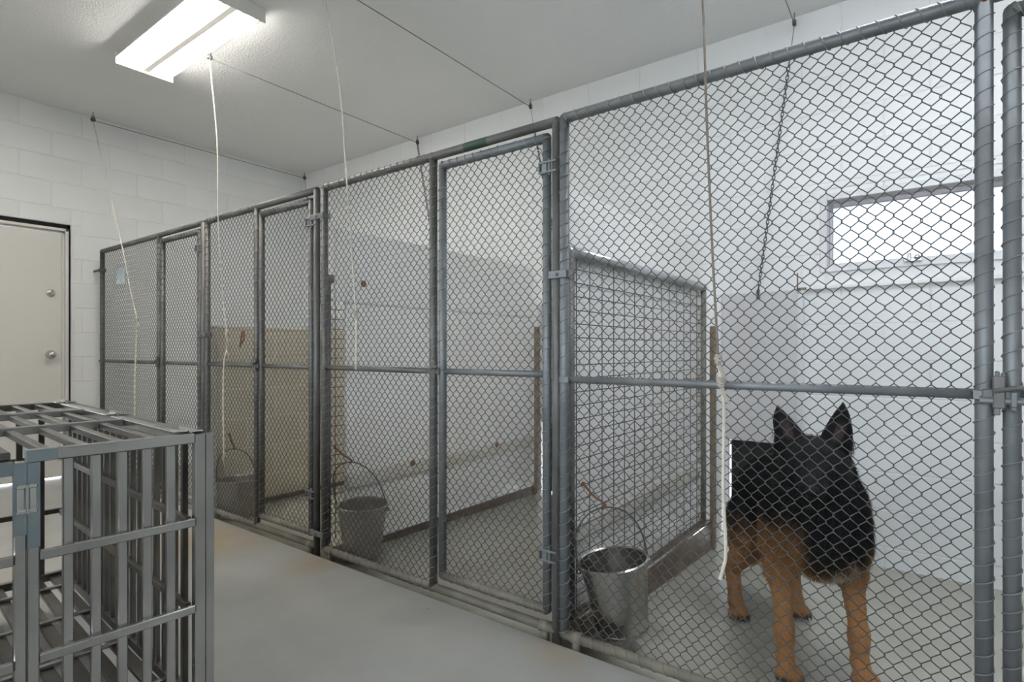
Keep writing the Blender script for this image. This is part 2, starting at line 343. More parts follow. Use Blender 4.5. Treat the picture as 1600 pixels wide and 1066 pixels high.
def pipe(name, p0, p1, r, parent, mt, ball=True):
    m = MB(); m.tube([p0, p1], r, 16)
    if ball: m.ball(p0, r*1.0, 16); m.ball(p1, r*1.0, 16)
    return m.build(name, mt, parent, True)
def finish(o):
    me = o.data; me.set_sharp_from_angle(angle=math.radians(40)); return o
def clamp(m, x, y, z, wid=.05, hgt=.022, r=.024):
    m.box(x-wid/2, x+wid/2, y-r, y-r+.006, z-hgt/2, z+hgt/2, .002); m.box(x-wid/2, x+wid/2, y+r-.006, y+r, z-hgt/2, z+hgt/2, .002)
    m.box(x-wid/2, x-wid/2+.006, y-r, y+r, z-hgt/2, z+hgt/2, .002)
def foot(x, y, parent, mt='galv_dirty'):
    m = MB(); m.tube([(x, y, kz(x, y)), (x, y, BOTZ)], .016, 12); m.ball((x, y, BOTZ), .0215, 14)
    m.tube([(x-.02, y, BOTZ), (x+.02, y, BOTZ)], .021, 12); return m.build('foot', mt, parent, True)
def fence_panel(x0, xm, x1, label, mt, y=FY, midz=MIDZ, gate=None, glabel=None, bmt='galv_dirty', hinge='right', gmt=None):
    """fixed chain-link bay x0..xm, doorway xm..x1; top and bottom pipes run through"""
    p = thing('kennel_fence_panel', label, 'fence panel', (x0, y, kz(x0, y)), group='kennel fronts')
    for x in (x0, xm, x1): pipe('post', (x, y, BOTZ if x != x1 else kz(x, y)), (x, y, TOPZ), PR, p, mt)
    pipe('top_rail', (x0, y, TOPZ), (x1, y, TOPZ), PR, p, mt)
    pipe('bottom_rail', (x0, y, BOTZ), (x1, y, BOTZ), PR, p, bmt)
    pipe('mid_rail', (x0, y+.004, midz), (xm, y+.004, midz), .0125, p, mt)
    foot(x0+.05, y, p, bmt); foot(x1-.05, y, p, bmt)
    cm = chain_mesh('chain_link_mesh', x0+PR+.006, xm-PR-.006, BOTZ+PR+.004, TOPZ-PR-.004, y-.002, p)
    m = MB()
    for a, b in (((x0, y, BOTZ), (x0, y, TOPZ)), ((xm, y, TOPZ), (xm, y, BOTZ)), ((x0, y, TOPZ), (xm, y, TOPZ)), ((xm, y, BOTZ), (x0, y, BOTZ))): helix(m, a, b, PR+.0016)
    m.build('lacing_wire', 'lacing', cm, True, kind='stuff')
    for cx_, cw_ in ((xm, .05), (x0+.01, .04)):
        m = MB(); clamp(m, cx_, y, midz, cw_); m.build('rail_clamp', mt, p)
    if not gate: return p
    gx0, gx1 = gate; gt = gmt or mt
    q = thing('kennel_gate', glabel, 'gate', (gx0, y, CZ-.943-PR), group='kennel gates')
    zt, zb = CZ+.775, CZ-.943
    for x in (gx0, gx1): pipe('post', (x, y, zb), (x, y, zt), PR*.95, q, gt)
    pipe('rail', (gx0, y, zt), (gx1, y, zt), PR*.95, q, gt); pipe('rail', (gx0, y, zb), (gx1, y, zb), PR*.95, q, bmt)
    pipe('rail', (gx0, y+.004, midz), (gx1, y+.004, midz), .0125, q, gt)
    cm = chain_mesh('chain_link_mesh', gx0+PR+.006, gx1-PR-.006, zb+PR+.004, zt-PR-.004, y-.002, q)
    m = MB()
    for a, b in (((gx0, y, zb), (gx0, y, zt)), ((gx1, y, zt), (gx1, y, zb)), ((gx0, y, zt), (gx1, y, zt)), ((gx1, y, zb), (gx0, y, zb))): helix(m, a, b, PR+.001)
    m.build('lacing_wire', 'lacing', cm, True, kind='stuff')
    for hz in (CZ+.66, CZ-.74):
        m = MB(); hx0, hx1 = gx1-.022, x1+.012
        for dz in (-.018, .018): m.box(hx0, hx1, y-.026, y-.020, hz+dz-.004, hz+dz+.004, .0015)
        m.box(hx0, hx0+.006, y-.026, y+.02, hz-.02, hz+.02, .002); m.tube([(gx1+.02, y-.016, hz-.028), (gx1+.02, y-.016, hz+.028)], .006, 8)
        m.box(gx1-.01, gx1+.012, y-.022, y-.018, hz-.02, hz+.02, .0015)
        m.build('hinge', 'galv', q)
    m = MB(); lx = (xm+gx0)/2
    m.box(lx-.03, lx+.03, y-.028, y-.020, midz-.014, midz+.014, .003); m.box(lx-.012, lx+.012, y-.034, y-.024, midz-.03, midz+.045, .003)
    m.tube([(lx-.008, y-.035, midz+.01), (lx+.03, y-.05, midz+.02), (lx+.045, y-.05, midz+.02)], .005, 8)
    m.build('latch', 'galv_old', q)
    return p
pA = fence_panel(-5.576, -4.455, -3.785, 'chain-link kennel front standing against the left block wall', 'galv_old', gate=(-4.40, -3.835),
            glabel='chain-link gate of the kennel beside the left block wall')
pB = fence_panel(-3.735, -3.135, -2.555, 'chain-link kennel front with the tan block wall behind its mesh', 'galv_old', gate=(-3.085, -2.60),
            glabel='chain-link gate with the tan block wall seen behind it')
pC = fence_panel(-2.488, -1.718, -1.098, 'chain-link kennel front before the white board partition with dull bucket', 'galv_old', gate=(-1.664, -1.140),
            glabel='chain-link gate hung beside the kennel with the white board partition', gmt='galv')
pD = fence_panel(-1.062, .0845, .80, 'bluish galvanised chain-link kennel front that the dog stands behind', 'galv', y=FY-.006, midz=CZ-.1025, gate=(.134, .75),
            glabel='chain-link gate latched to the post beside the dog', bmt='galv_dirty')
# marks, latch bolt and cap on the dog's kennel
m = MB(); m.lathe([(.006, 0), (.006, .006), (.0005, .008)], (.0845, FY-.006-PR+.001, TOPZ-.012), 12, [(1, 0, 0), (0, 0, 1), (0, -1, 0)]); m.build('rivet', 'red_cap', pD, True)
m = MB(); x = .11; z = CZ-.1025
m.tube([(.075, FY-.03, z-.012), (.17, FY-.03, z-.012)], .009, 10); m.box(.128, .142, FY-.04, FY-.022, z-.035, z+.022, .003); m.ball((.135, FY-.041, z+.014), .007); m.ball((.135, FY-.041, z-.03), .007)
m.box(.103, .111, FY-.03, FY-.01, z+.01, z+.055, .002); m.box(.113, .121, FY-.035, FY-.015, z+.0, z+.052, .003); m.box(.100, .112, FY-.036, FY-.015, z-.045, z-.012, .002)
m.build('bolt_latch', 'galv', pD)
m = MB(); m.tube([(-1.535, FY, TOPZ), (-1.415, FY, TOPZ)], PR+.0006, 16, cap=False); m.build('printed_band', 'sticker', pC, True)
m = MB(); xx = XL+.01; m.box(XL, -5.56, FY-.02, FY-.013, CZ+.66, CZ+.678, .002); m.box(-5.60, -5.552, FY-.022, FY+.022, CZ+.655, CZ+.683, .002); m.build('wall_bracket', 'galv_old', pA)
# join bands between panels
for xa, xb, zz in ((-3.785, -3.735, CZ+.10), (-2.555, -2.488, CZ+.68), (-2.555, -2.488, CZ-.93), (-1.098, -1.062, CZ+.27)):
    m = MB(); m.box(xa-.022, xb+.022, FY-.027, FY-.021, zz-.014, zz+.014, .002); m.box(xa-.022, xa-.017, FY-.027, FY+.02, zz-.014, zz+.014, .002); m.box(xb+.017, xb+.022, FY-.027, FY+.02, zz-.014, zz+.014, .002)
    m.ball(((xa+xb)/2, FY-.028, zz), .007); m.build('join_band', 'galv', {-3.785: pA, -2.555: pB, -1.098: pC}[xa])
# faded card hung on the mesh
cc = pixY(189, 431, FY-.012); m = MB(); hw, hh = .085, .062
m.box(cc[0]-hw, cc[0]+hw, FY-.014, FY-.012, cc[2]-hh, cc[2]+hh); c_ = m.build('card', 'card'); tag(c_, 'small faded blue and white card hung on the chain-link mesh', 'card')
rc = np.array(pixY(379, 527, FY-.008)); m = MB(); th = np.linspace(0, 2*math.pi, 18, endpoint=False)
m.tube(rc+np.stack([.016*np.cos(th)+.012*np.sin(th), 0*th, .034*np.sin(th)], 1), .004, 7, closed=True); m.tube([rc+(-.018, 0, -.03), rc+(-.026, -.004, -.06)], .004, 6)
tag(m.build('snap_hook', 'rust', smooth=True), 'rusty snap hook hung on the mesh before the tan wall', 'hook')
# ------------------------------------------------------------------ PARTITIONS
def lattice(p, X, y0, y1, z0, z1, mt='galv', step=.0508):
    pipe('post', (X, y0, z0), (X, y0, z1), .020, p, 'galv_old'); pipe('post', (X, y1, z0), (X, y1, z1), .016, p, 'galv_dirty')
    pipe('top_pipe', (X, y0, z1), (X, y1, z1), .022, p, mt)
    m = MB(); y = y0+.05
    while y < y1-.02: m.tube([(X, y, z0), (X, y, z1-.01)], .0021, 5); y += .1016
    m.build('upright_wires', 'wire', p, True, kind='stuff')
    m = MB(); z = z1-.06
    while z > z0: m.tube([(X+.004, y0, z), (X+.004, y1, z)], .0021, 5); z -= step
    m.build('level_wires', 'wire', p, True, kind='stuff')
def boards(p, X0, X1, y0, y1, zt, zs, zl):
    m = MB(); m.box(X0, X1, y0, y1, zs+.012, zt, .003); m.build('board', 'board_white', p)
    m = MB(); m.box(X0, X1, y0+.06, y1, zl+.03, zs-.0, .003); m.build('board', 'board_white', p)
    m = MB(); m.box(X0, X1, y0+.06, y1, zs, zs+.012); m.build('joint_strip', 'guillotine', p)
    m = MB(); m.box(X0, X1+.022, y0+.06, y1, zl-.045, zl+.03, .006); m.build('ledge_strip', 'board_trim', p)
    zb = .02; m = MB(); m.box(X0, X1, y0+.06, y1, zb, zl-.045, .003); m.build('board', 'board_white', p)
    m = MB(); m.box(X0, X1+.012, y0+.06, y1, zb-.014, zb+.004, .002); m.build('edge_strip', 'wall_white', p)
def curb(p, X0, X1, y0, y1, zt):
    m = MB(); n = 8; ys = np.linspace(y0, y1, n)
    for a, b in zip(ys[:-1], ys[1:]):
        zf = min(kz(X0, b), kz(X1, b))-.02; m.box(X0, X1, a, b, zf, zt)
    return m.build('curb', 'curb_brown', p)
# kennel C, left side: white boards on the far lattice
p = thing('board_partition', 'tall white board partition on a brown curb, with a ledge strip', 'partition', (-2.5, 1.80, kz(-2.5, 1.8)))
lattice(p, -2.535, 1.775, 3.55, .05, CZ+.375, 'galv_dirty'); boards(p, -2.512, -2.488, 1.80, 3.57, CZ+.635, CZ+.245, CZ-.685); curb(p, -2.55, -2.47, 1.80, 3.60, .006)
for y, z in ((1.97, CZ+.36), (2.31, CZ-.66), (3.1, CZ-.66)):
    m = MB(); m.lathe([(.018, 0), (.018, .004), (.010, .006), (.0005, .006)], (-2.488+(.022 if z < CZ else 0), y, z), 14, [(0, 1, 0), (0, 0, 1), (1, 0, 0)]); m.build('bolt_washer', 'rust', p)
m = MB(); m.box(-2.47, -2.44, 3.56, 3.60, kz(-2.4, 3.6), CZ+.18, .004); m.build('end_stud', 'wood', p)
# between kennels C and D: lattice on this side, board on the far side
p = thing('lattice_partition', 'pipe-framed welded wire lattice partition with white board behind, by the dog', 'partition', (-1.05, 1.78, kz(-1.05, 1.78)))
lattice(p, -1.082, 1.788, 3.27, .06, CZ+.362, 'galv_bright'); boards(p, -1.135, -1.111, 1.80, 3.30, CZ+.615, CZ+.245, CZ-.685); curb(p, -1.14, -1.045, 1.80, 3.34, .05)
m = MB(); m.box(-1.055, -1.043, 1.80, 3.3, .052, .062, .002); m.build('edge_strip', 'chrome', p)
m = MB(); m.box(-1.06, -1.03, 3.31, 3.345, kz(-1, 3.3), CZ+.14, .004); m.build('end_stud', 'wood', p)
# tan low block wall between kennels A and B
TX0, TX1, TT = -3.86, -3.76, CZ+.148
tw = MB(); tw.box(TX0, TX1-.004, 1.80, YB, -.2, TT-.004); tw = tag(tw.build('low_block_wall', 'joint_highlight'), 'low tan painted block wall dividing two kennels', 'wall')
def pt(parent, a, z, la, lz, mt): piece('block', (.012, la, lz), (TX1-.006, a, z), mt, parent, .003)
blocks(tw, 1.80, YB, TT, -.10, [], pt, 'tan_block', j=.012)
m = MB(); m.box(TX0-.004, TX1+.004, 1.80, YB, TT-.004, TT+.012, .003); m.build('coping', 'tan_block', tw)
m = MB(); m.box(TX1-.002, TX1+.016, 1.80, YB, -.02, .012, .004); m.build('skirting', 'curb_brown', tw)
# ------------------------------------------------------------------ GUILLOTINE DOORS
gl_ = ['grey sliding dog door high on the back wall beyond the tan wall', 'grey sliding dog door behind the white board partition', 'grey sliding dog door raised on a chain behind the dog']
for (a, b), lb in zip(GD, gl_):
    p = thing('guillotine_door', lb, 'dog door', ((a+b)/2, YB-.02, GZB))
    m = MB(); m.box(a, b, YB-.034, YB-.022, GZB, GZT, .003); pn = m.build('panel', 'guillotine', p)
    for x in (a-.012, b+.012):
        m = MB(); zf = kz(x, YB); m.box(x-.016, x+.016, YB-.05, YB-.0, zf, GZT-.02 if x > a else GZT, .003); m.build('guide_channel', 'window_frame', p)
    m = MB(); m.tube([((a+b)/2, YB-.04, GZT-.03), ((a+b)/2, YB-.04, GZT+.012)], .006, 8); m.ball(((a+b)/2, YB-.042, GZT-.03), .012); m.build('eye_bolt', 'chain_metal', pn)
    m = MB(); m.box(a+.055, b-.004, YB-.016, YB-.010, kz((a+b)/2, YB)+.03, GZB+.012, .002); m.build('dark_sheet', 'sheet_black', p)  # dark sheet added to blacken the opening, slit left open
    # tunnel liner of the opening
    m = MB(); zf = kz((a+b)/2, YB)
    m.box(a+.03, a+.04, YB, YB+.2, zf, GZB+.02); m.box(b-.04, b-.03, YB, YB+.2, zf, GZB+.02); m.box(a+.03, b-.03, YB, YB+.2, GZB+.01, GZB+.02); m.build('opening_liner', 'guillotine', wb)
m = MB(); m.box(-.66, -.653, YB-.06, YB-.05, CZ+.36, CZ+.45, .002); m.box(-.66, -.61, YB-.06, YB-.05, CZ+.352, CZ+.364, .002); m.box(-.66, -.648, YB-.06, YB, CZ+.352, CZ+.364, .002); o = m.build('angle_bracket', 'wood'); tag(o, 'small rusty angle bracket at the ledge under the window', 'bracket')
# ------------------------------------------------------------------ PULL LINES: rope, ceiling cable, chain, pulleys
def smooth_path(P, n=10):
    P = np.array(P, float); out = []
    Q = np.vstack([2*P[0]-P[1], P, 2*P[-1]-P[-2]])
    for i in range(1, len(Q)-2):
        for t in np.linspace(0, 1, n, endpoint=False):
            a, b, c, d = Q[i-1:i+3]; out.append(.5*((2*b)+(c-a)*t+(2*a-5*b+4*c-d)*t*t+(3*b-a-3*c+d)*t**3))
    out.append(P[-1]); return np.array(out)
def chain(p0, p1, parent):
    m = MB(); p0, p1 = np.array(p0), np.array(p1); d = p1-p0; L = np.linalg.norm(d); d /= L; n = int(L/.026)
    a = np.cross(d, (0, 1, 0)); a /= np.linalg.norm(a); b = np.cross(d, a)
    for i in range(n+1):
        c = p0+d*L*i/n; s_ = a if i % 2 else b; th = np.arange(12)*2*math.pi/12
        m.tube(c+np.cos(th)[:, None]*d*.018+np.sin(th)[:, None]*s_*.0075, .0027, 5, closed=True)
    return m.build('chain', 'chain_metal', parent, True)
def pulley(x, y, label, axis='x'):
    z = ZC-.055; p = thing('pulley', label, 'pulley', (x, y, z), group='pulleys')
    m = MB(); m.tube([(x, y, ZC), (x, y, z+.012)], .003, 8); m.tube([(x, y+.012*math.cos(t), z+.014+.010*math.sin(t)) for t in np.linspace(0, 2*math.pi, 12)], .0025, 6); m.build('hook', 'cable', p)
    ax = [(0, 1, 0), (0, 0, 1), (1, 0, 0)]; m = MB(); m.lathe([(.004, -.005), (.018, -.005), (.013, 0), (.018, .005), (.004, .005)], (x, y, z-.008), 20, ax); m.build('wheel', 'chain_metal', p, True)
    m = MB(); m.box(x-.010, x-.007, y-.008, y+.008, z-.016, z+.012, .001); m.box(x+.007, x+.010, y-.008, y+.008, z-.016, z+.012, .001); m.build('cheek', 'galv_old', p)
def pull_line(hx, hy, rope_px, px, door, label, rmat, tail=None, knots=(), lab1='', lab2=''):
    """rope_px: [(x,y,Y)] from top to bottom; px: x of the wall pulley"""
    z = ZC-.07; p = thing('door_pull_line', label, 'rope', (hx, hy, z))
    pts = [(hx, hy, z)]+[pixY(*q) for q in rope_px]
    P = smooth_path(pts); m = MB(); m.tube(P, .0036, 7); pr_ = m.build('pull_rope', rmat, p, True)
    if tail:
        P = smooth_path([pixY(*q) for q in tail]); m = MB(); m.tube(P, .0050, 7); m.build('rope_tail', 'rope', p, True)
    for kx, ky, kY in knots:
        c = np.array(pixY(kx, ky, kY)); m = MB()
        for i, r in enumerate((.006, .008, .006)):
            th = np.linspace(0, 2*math.pi, 14, endpoint=False); m.tube(np.stack([c[0]+r*np.cos(th), c[1]+r*np.sin(th), c[2]+.009*(i-1)+.004*np.sin(th*2)], 1), .0042, 6, closed=True)
        m.tube([c+(0, 0, -.01), c+(.012, -.004, -.035), c+(.026, -.004, -.06)], [.005, .005, .003], 6); m.build('knot', 'rope_dark', pr_, True)
    m = MB(); m.tube([(hx, hy, z), (px, YB-.045, ZC-.065)], .0026, 6); m.build('ceiling_cable', 'cable', p, True)
    if door is not None:
        c0 = (px, YB-.045, ZC-.075); c1 = ((door[0]+door[1])/2, YB-.045, GZT+.005); mid = np.array(c0)*.86+np.array(c1)*.14
        m = MB(); m.tube([c0, mid], .002, 6); m.build('wire_leader', 'cable', p); chain(mid, c1, p)
    pulley(hx, hy, lab1); pulley(px, YB-.045, lab2)
pull_line(-5.60, 1.67, [(190, 382, 1.69), (203, 450, 1.695), (214, 497, 1.695), (217, 512, 1.695)], -5.62, GD[0], 'slanting rope line crossing the kennel front beside the left wall', 'rope',
          tail=[(214, 500, 1.69), (212, 560, 1.685), (211, 600, 1.68), (211, 655, 1.68)], knots=[(214, 500, 1.69)], lab1='pulley where the slanting rope meets the left wall', lab2='pulley in the ceiling corner by the left wall')
pull_line(-3.80, 1.77, [(339, 220, 1.72), (341, 345, 1.69), (349, 470, 1.69), (355, 520, 1.685)], -3.83, None, 'white rope line hanging beside the fluorescent light', 'rope',
          tail=[(356, 545, 1.685), (350, 570, 1.68), (349, 640, 1.68), (350, 712, 1.675)], knots=[(355, 522, 1.685), (356, 543, 1.685), (350, 715, 1.675)], lab1='pulley over the rope beside the fluorescent light', lab2='pulley at the wall top above the white board partition')
pull_line(-2.52, 1.73, [(530, 130, 1.70), (540, 260, 1.69), (550, 400, 1.69), (556, 488, 1.685)], -2.56, GD[1], 'cream rope line hanging before the white board partition', 'rope',
          tail=[(556, 490, 1.685), (557, 530, 1.685), (556, 578, 1.68)], knots=[(556, 490, 1.685)], lab1='pulley on the ceiling over the rope before the board partition', lab2='pulley at the wall top beside the lattice partition')
pull_line(-.62, 1.74, [(1098, 0, 1.69), (1104, 180, 1.685), (1112, 370, 1.68), (1122, 556, 1.68)], -.675, GD[2], 'brown and white rope line hanging in front of the dog kennel', 'rope_brown',
          tail=[(1122, 556, 1.68), (1126, 590, 1.68), (1131, 640, 1.68), (1130, 760, 1.68), (1134, 860, 1.68), (1131, 885, 1.675), (1125, 906, 1.67)], knots=[(1122, 562, 1.675), (1126, 598, 1.675)], lab1='pulley on the ceiling over the rope of the dog kennel', lab2='pulley at the wall top above the raised dog door')
_B2 = bpy.data.objects
pB2 = [o for o in _B2 if o.get('label') == 'white rope line hanging beside the fluorescent light'][0]
chain((-3.83, YB-.045, ZC-.08), (-3.50, YB-.045, GZT+.005), pB2)
# ------------------------------------------------------------------ LIGHT FIXTURES
def fixture(x0, x1, y0, y1, label, tmat='tube'):
    zb, zt = ZC-.085, ZC; p = thing('fluorescent_light', label, 'ceiling light', ((x0+x1)/2, (y0+y1)/2, zt), group='fluorescent ceiling lights')
    ym = (y0+y1)/2; m = MB()
    m.box(x0+.007, x1-.007, y0+.03, y1-.03, zt-.03, zt-.001); m.box(x0+.01, x1-.01, ym-.022, ym+.022, zb+.012, zt-.03, .004)
    for s in (-1, 1):                            # sloped side reflectors
        ye, yi = (y0, y0+.05) if s < 0 else (y1-.02, y1-.06)
        m.add([(x0, ye, zt-.05), (x1, ye, zt-.05), (x1, yi, zt-.028), (x0, yi, zt-.028), (x0, ye-s*-.003, zt-.05), (x1, ye-s*-.003, zt-.05), (x1, yi-s*-.003, zt-.028), (x0, yi-s*-.003, zt-.028)], [(0, 1, 2, 3), (4, 7, 6, 5), (0, 4, 5, 1), (3, 2, 6, 7)])
    m.build('housing', 'fixture', p)
    for x in (x0, x1-.006):
        m = MB(); m.box(x, x+.006, y0, y1, zb, zt-.002, .002); m.build('end_plate', 'fixture', p)
    wd = y1-y0
    for f in (.13, .34, .66, .87):
        y = y0+wd*f; m = MB(); m.tube([(x0+.03, y, zb+.020), (x1-.03, y, zb+.020)], .0165, 16); m.build('tube', tmat, p, True)
        for xa in (x0+.006, x1-.03):
            m = MB(); m.box(xa, xa+.024, y-.012, y+.012, zb+.01, zt-.03, .003); m.build('lamp_holder', 'fixture', p)
fixture(-4.33, -3.11, 1.414, 1.766, 'four-tube fluorescent ceiling light glowing beside the hanging white rope')
fixture(-.42, .80, 1.92, 2.272, 'added unseen four-tube fluorescent light over the dog kennel', 'fill_tube_cool')  # out of view, added to brighten the kennels
fixture(-4.1, -2.88, -.75, -.398, 'added unseen four-tube fluorescent light over the far side of the aisle')  # out of view, added to light the left wall and floor
# ------------------------------------------------------------------ BUCKETS
def bucket(c, tilt, r1, r0, h, label, mt, handle_top, clip_to=(-.03, 0, .075)):
    """c: bottom centre; tilt: axis direction (unnormalised); handle_top: point the bail hangs from"""
    ez = np.array(tilt, float); ez /= np.linalg.norm(ez); ex = np.cross((0, 1, 0), ez); ex /= np.linalg.norm(ex); ey = np.cross(ez, ex); E_ = [ex, ey, ez]
    p = thing('bucket', label, 'bucket', tuple(c)); c = np.array(c)
    prof = [(.0005, .006), (r0*.93, .006), (r0*.95, 0), (r0, 0), (r0+.002, .012)]+[(r0+(r1-r0)*t, .012+(h-.012)*t) for t in np.linspace(0, 1, 8)]
    prof += [(r1+.005, h), (r1+.0065, h-.004), (r1+.007, h+.004), (r1+.002, h+.008), (r1-.003, h+.003)]+[(r0-.003+(r1-r0)*t, .012+(h-.012)*t) for t in np.linspace(1, 0, 8)]+[(.0005, .012)]
    m = MB(); m.lathe(prof, c, 40, E_); finish(m.build('body', mt, p, True))
    ht = np.array(handle_top); eh = .8*ex+.6*ey; a = c+ez*(h-.02)+eh*(r1+.006); b = c+ez*(h-.02)-eh*(r1+.006); mid = (a+b)/2; up = ht-mid; hh = np.linalg.norm(up)
    th = np.linspace(0, math.pi, 25); P = mid+np.cos(th)[:, None]*(a-mid)+(np.sin(th)**.62)[:, None]*up
    m = MB(); m.tube(P, .0032, 8); hd_ = m.build('handle', 'wire', p, True)
    for q in (a, b):
        m = MB(); m.ball(q, .011); m.build('handle_ear', mt, p, True)
    q = np.array(clip_to); m = MB(); m.tube(smooth_path([ht+(-.005, 0, -.008), ht+(.006, 0, .012), ht+q*.5, ht+q]), .0045, 7); m.ball(ht+q, .009); m.build('snap_clip', 'rust', hd_, True)
def kfloor(x, y, dz=0): return (x, y, kz(x, y)+dz)
bucket((-.915, 1.886, .030), (-.12, -.09, 1), .122, .094, .25, 'shiny stainless steel bucket hung on the lattice partition near the dog', 'bucket_steel', (-.985, 1.87, .462), clip_to=(-.085, 0, .075))
bucket((-2.355, 1.858, .004), (.04, -.02, 1), .122, .094, .25, 'dull grey metal bucket against the white board partition', 'bucket_dull', (-2.44, 1.85, .46), clip_to=(-.05, -.06, .08))
bucket((-3.625, 1.862, kz(-3.56, 1.86)+.002), (-.02, 0, 1), .120, .096, .23, 'dull grey metal bucket beside the low tan block wall', 'bucket_dull', (-3.66, 1.86, .40), clip_to=(-.06, 0, .09))
# ------------------------------------------------------------------ STEEL CAGE
CL, CW, CTOP, CBOT = 1.37, .86, CZ-.21, .115
cg = thing('steel_dog_cage', 'stainless steel barred dog cage standing in the aisle', 'cage', (-1.50, .690, 0), math.atan2(.0605, -.998))
ORG[cg.name] = (0, 0, 0)
def cb(name, x0, x1, y0, y1, z0, z1, mt='steel', c=.002): return piece(name, (x1-x0, y1-y0, z1-z0), ((x0+x1)/2, (y0+y1)/2, (z0+z1)/2), mt, cg, c)
T = .025
for x in (0, CL-T):
    for y in (0, CW-T): cb('post', x, x+T, y, y+T, 0.0, CTOP-.003)
cb('post', .0, .020, -.0205, -.0005, 0, CTOP-.003)      # lid-side upright beside the corner
zr = [CTOP-.224, CTOP-.443]
def wall_bars(axis, fixed, a0, a1, n, rails_front, mt):
    for k in range(n):
        a = a0+(a1-a0)*(k+1)/(n+1)
        if axis == 'y': cb('bar', fixed+.004, fixed+.018, a-.0097, a+.0097, CBOT+.02, CTOP-T, mt)
        else: cb('bar', a-.0095, a+.0095, fixed+.004, fixed+.018, CBOT+.02, CTOP-T, mt)
    for z in zr:
        f0 = fixed-.010 if rails_front else fixed+.019
        if axis == 'y': cb('rail', f0, f0+.014, a0, a1, z-.010, z+.010, mt)
        else: cb('rail', a0, a1, f0, f0+.014, z-.010, z+.010, mt)
# front (facing the camera side): fixed bay and door
HP = .332
wall_bars('y', .006, T, HP, 5, True, 'steel'); cb('post', .0, .020, HP, HP+.020, CBOT, CTOP-T-.001); cb('rail', 0, T, 0.0255, HP+.020, CTOP-T, CTOP); cb('rail', 0, T, T, CW-T, CBOT, CBOT+.03)
cb('door_post', .0, .020, HP+.0215, HP+.0415, CBOT+.035, CTOP-.022)
wall_bars('y', .006, HP+.042, CW-T-.032, 4, True, 'steel'); cb('door_rail', .0, .026, HP+.042, CW-T-.001, CTOP-.048, CTOP-.022); cb('door_rail', .0, .026, HP+.042, CW-T-.001, CBOT+.035, CBOT+.06); cb('door_post', 0, .026, CW-T-.031, CW-T-.003, CBOT+.035, CTOP-.022)
for z in (CTOP-.10, .22):
    m = MB()
    for dz in (-.026, .026):
        m.box(-.007, .002, HP+.004, HP+.038, z+dz-.004, z+dz+.004, .0015)
    m.tube([(-.006, HP+.021, z-.030), (-.006, HP+.021, z+.030)], .0035, 8)
    for sy in (-1, 1): m.box(-.003, .001, HP+.021+sy*.010-.006, HP+.021+sy*.010+.006, z-.026, z+.026, .001)
    m.build('door_hinge', 'chrome', cg, local=True)
for y0, y1 in ((HP-.001, HP+.0205), (HP+.0210, HP+.0425)):
    m = MB(); m.box(-.0012, .012, y0, y1, CTOP-.205+.03*(y0 > HP), CTOP-.0252, .0005); m.build('blue_film', 'blue_film', cg, local=True)
m = MB(); m.box(-.0012, .02, HP-.03, HP+.0215, CTOP-.0245, CTOP+.0008, .0005); m.box(-.0012, .02, HP+.0425, HP+.17, CTOP-.0485, CTOP-.0213, .0005); m.build('blue_film', 'blue_film', cg, local=True)
# right side, left side, back
wall_bars('x', .006, T, CL-T, 18, False, 'steel_shaded'); wall_bars('x', CW-.023, T, CL-T, 18, False, 'steel_shaded'); wall_bars('y', CL-.023, T, CW-T, 11, False, 'steel_shaded')
for y in (0, CW-T):
    cb('rail', T, CL-T, y, y+T, CTOP-T, CTOP, 'steel_shaded'); cb('rail', T, CL-T, y, y+T, CBOT, CBOT+.03, 'steel_shaded')
cb('rail', CL-T, CL, T, CW-T, CTOP-T, CTOP, 'steel_shaded'); cb('rail', CL-T, CL, T, CW-T, CBOT, CBOT+.03, 'steel_shaded')
# lid: cross rails and slats
for x in (CL*.34, CL*.66): cb('lid_rail', x-.010, x+.010, T+.031, CW-T, CTOP-.018, CTOP+.004)
cb('lid_rail', T, CL-T, T+.006, T+.030, CTOP-.022, CTOP+.002)
xs = [T+.001, CL*.34-.011, CL*.34+.011, CL*.66-.011, CL*.66+.011, CL-T-.001]; ny = 11
for a, b in zip(xs[0::2], xs[1::2]):
    for k in range(ny):
        y = T+.03+(CW-2*T-.03)*(k+.75)/(ny+.25); cb('lid_slat', a, b, y-.0095, y+.0095, CTOP-.020, CTOP-.003, 'steel_shaded')
for x in (.035, CL*.46, CL-.09):
    m = MB(); m.box(x-.02, x+.03, .0, .035, CTOP+.001, CTOP+.006, .002); m.tube([(x-.03, .033, CTOP+.008), (x+.04, .033, CTOP+.008)], .006, 8); m.box(x-.016, x+.026, .033, .066, CTOP+.003, CTOP+.007, .002); m.build('lid_hinge', 'chrome', cg, local=True)
# floor slats
ns = 14
for k in range(ns):
    y = T+(CW-2*T)*(k+.5)/ns; cb('floor_slat', T, CL-T, y-.017, y+.017, CBOT+.004, CBOT+.018, 'steel_shaded')
for k in range(4):
    x = T+(CL-2*T)*(k+.5)/4; cb('floor_crossbar', x-.008, x+.008, T, CW-T, CBOT+.019, CBOT+.030, 'steel')

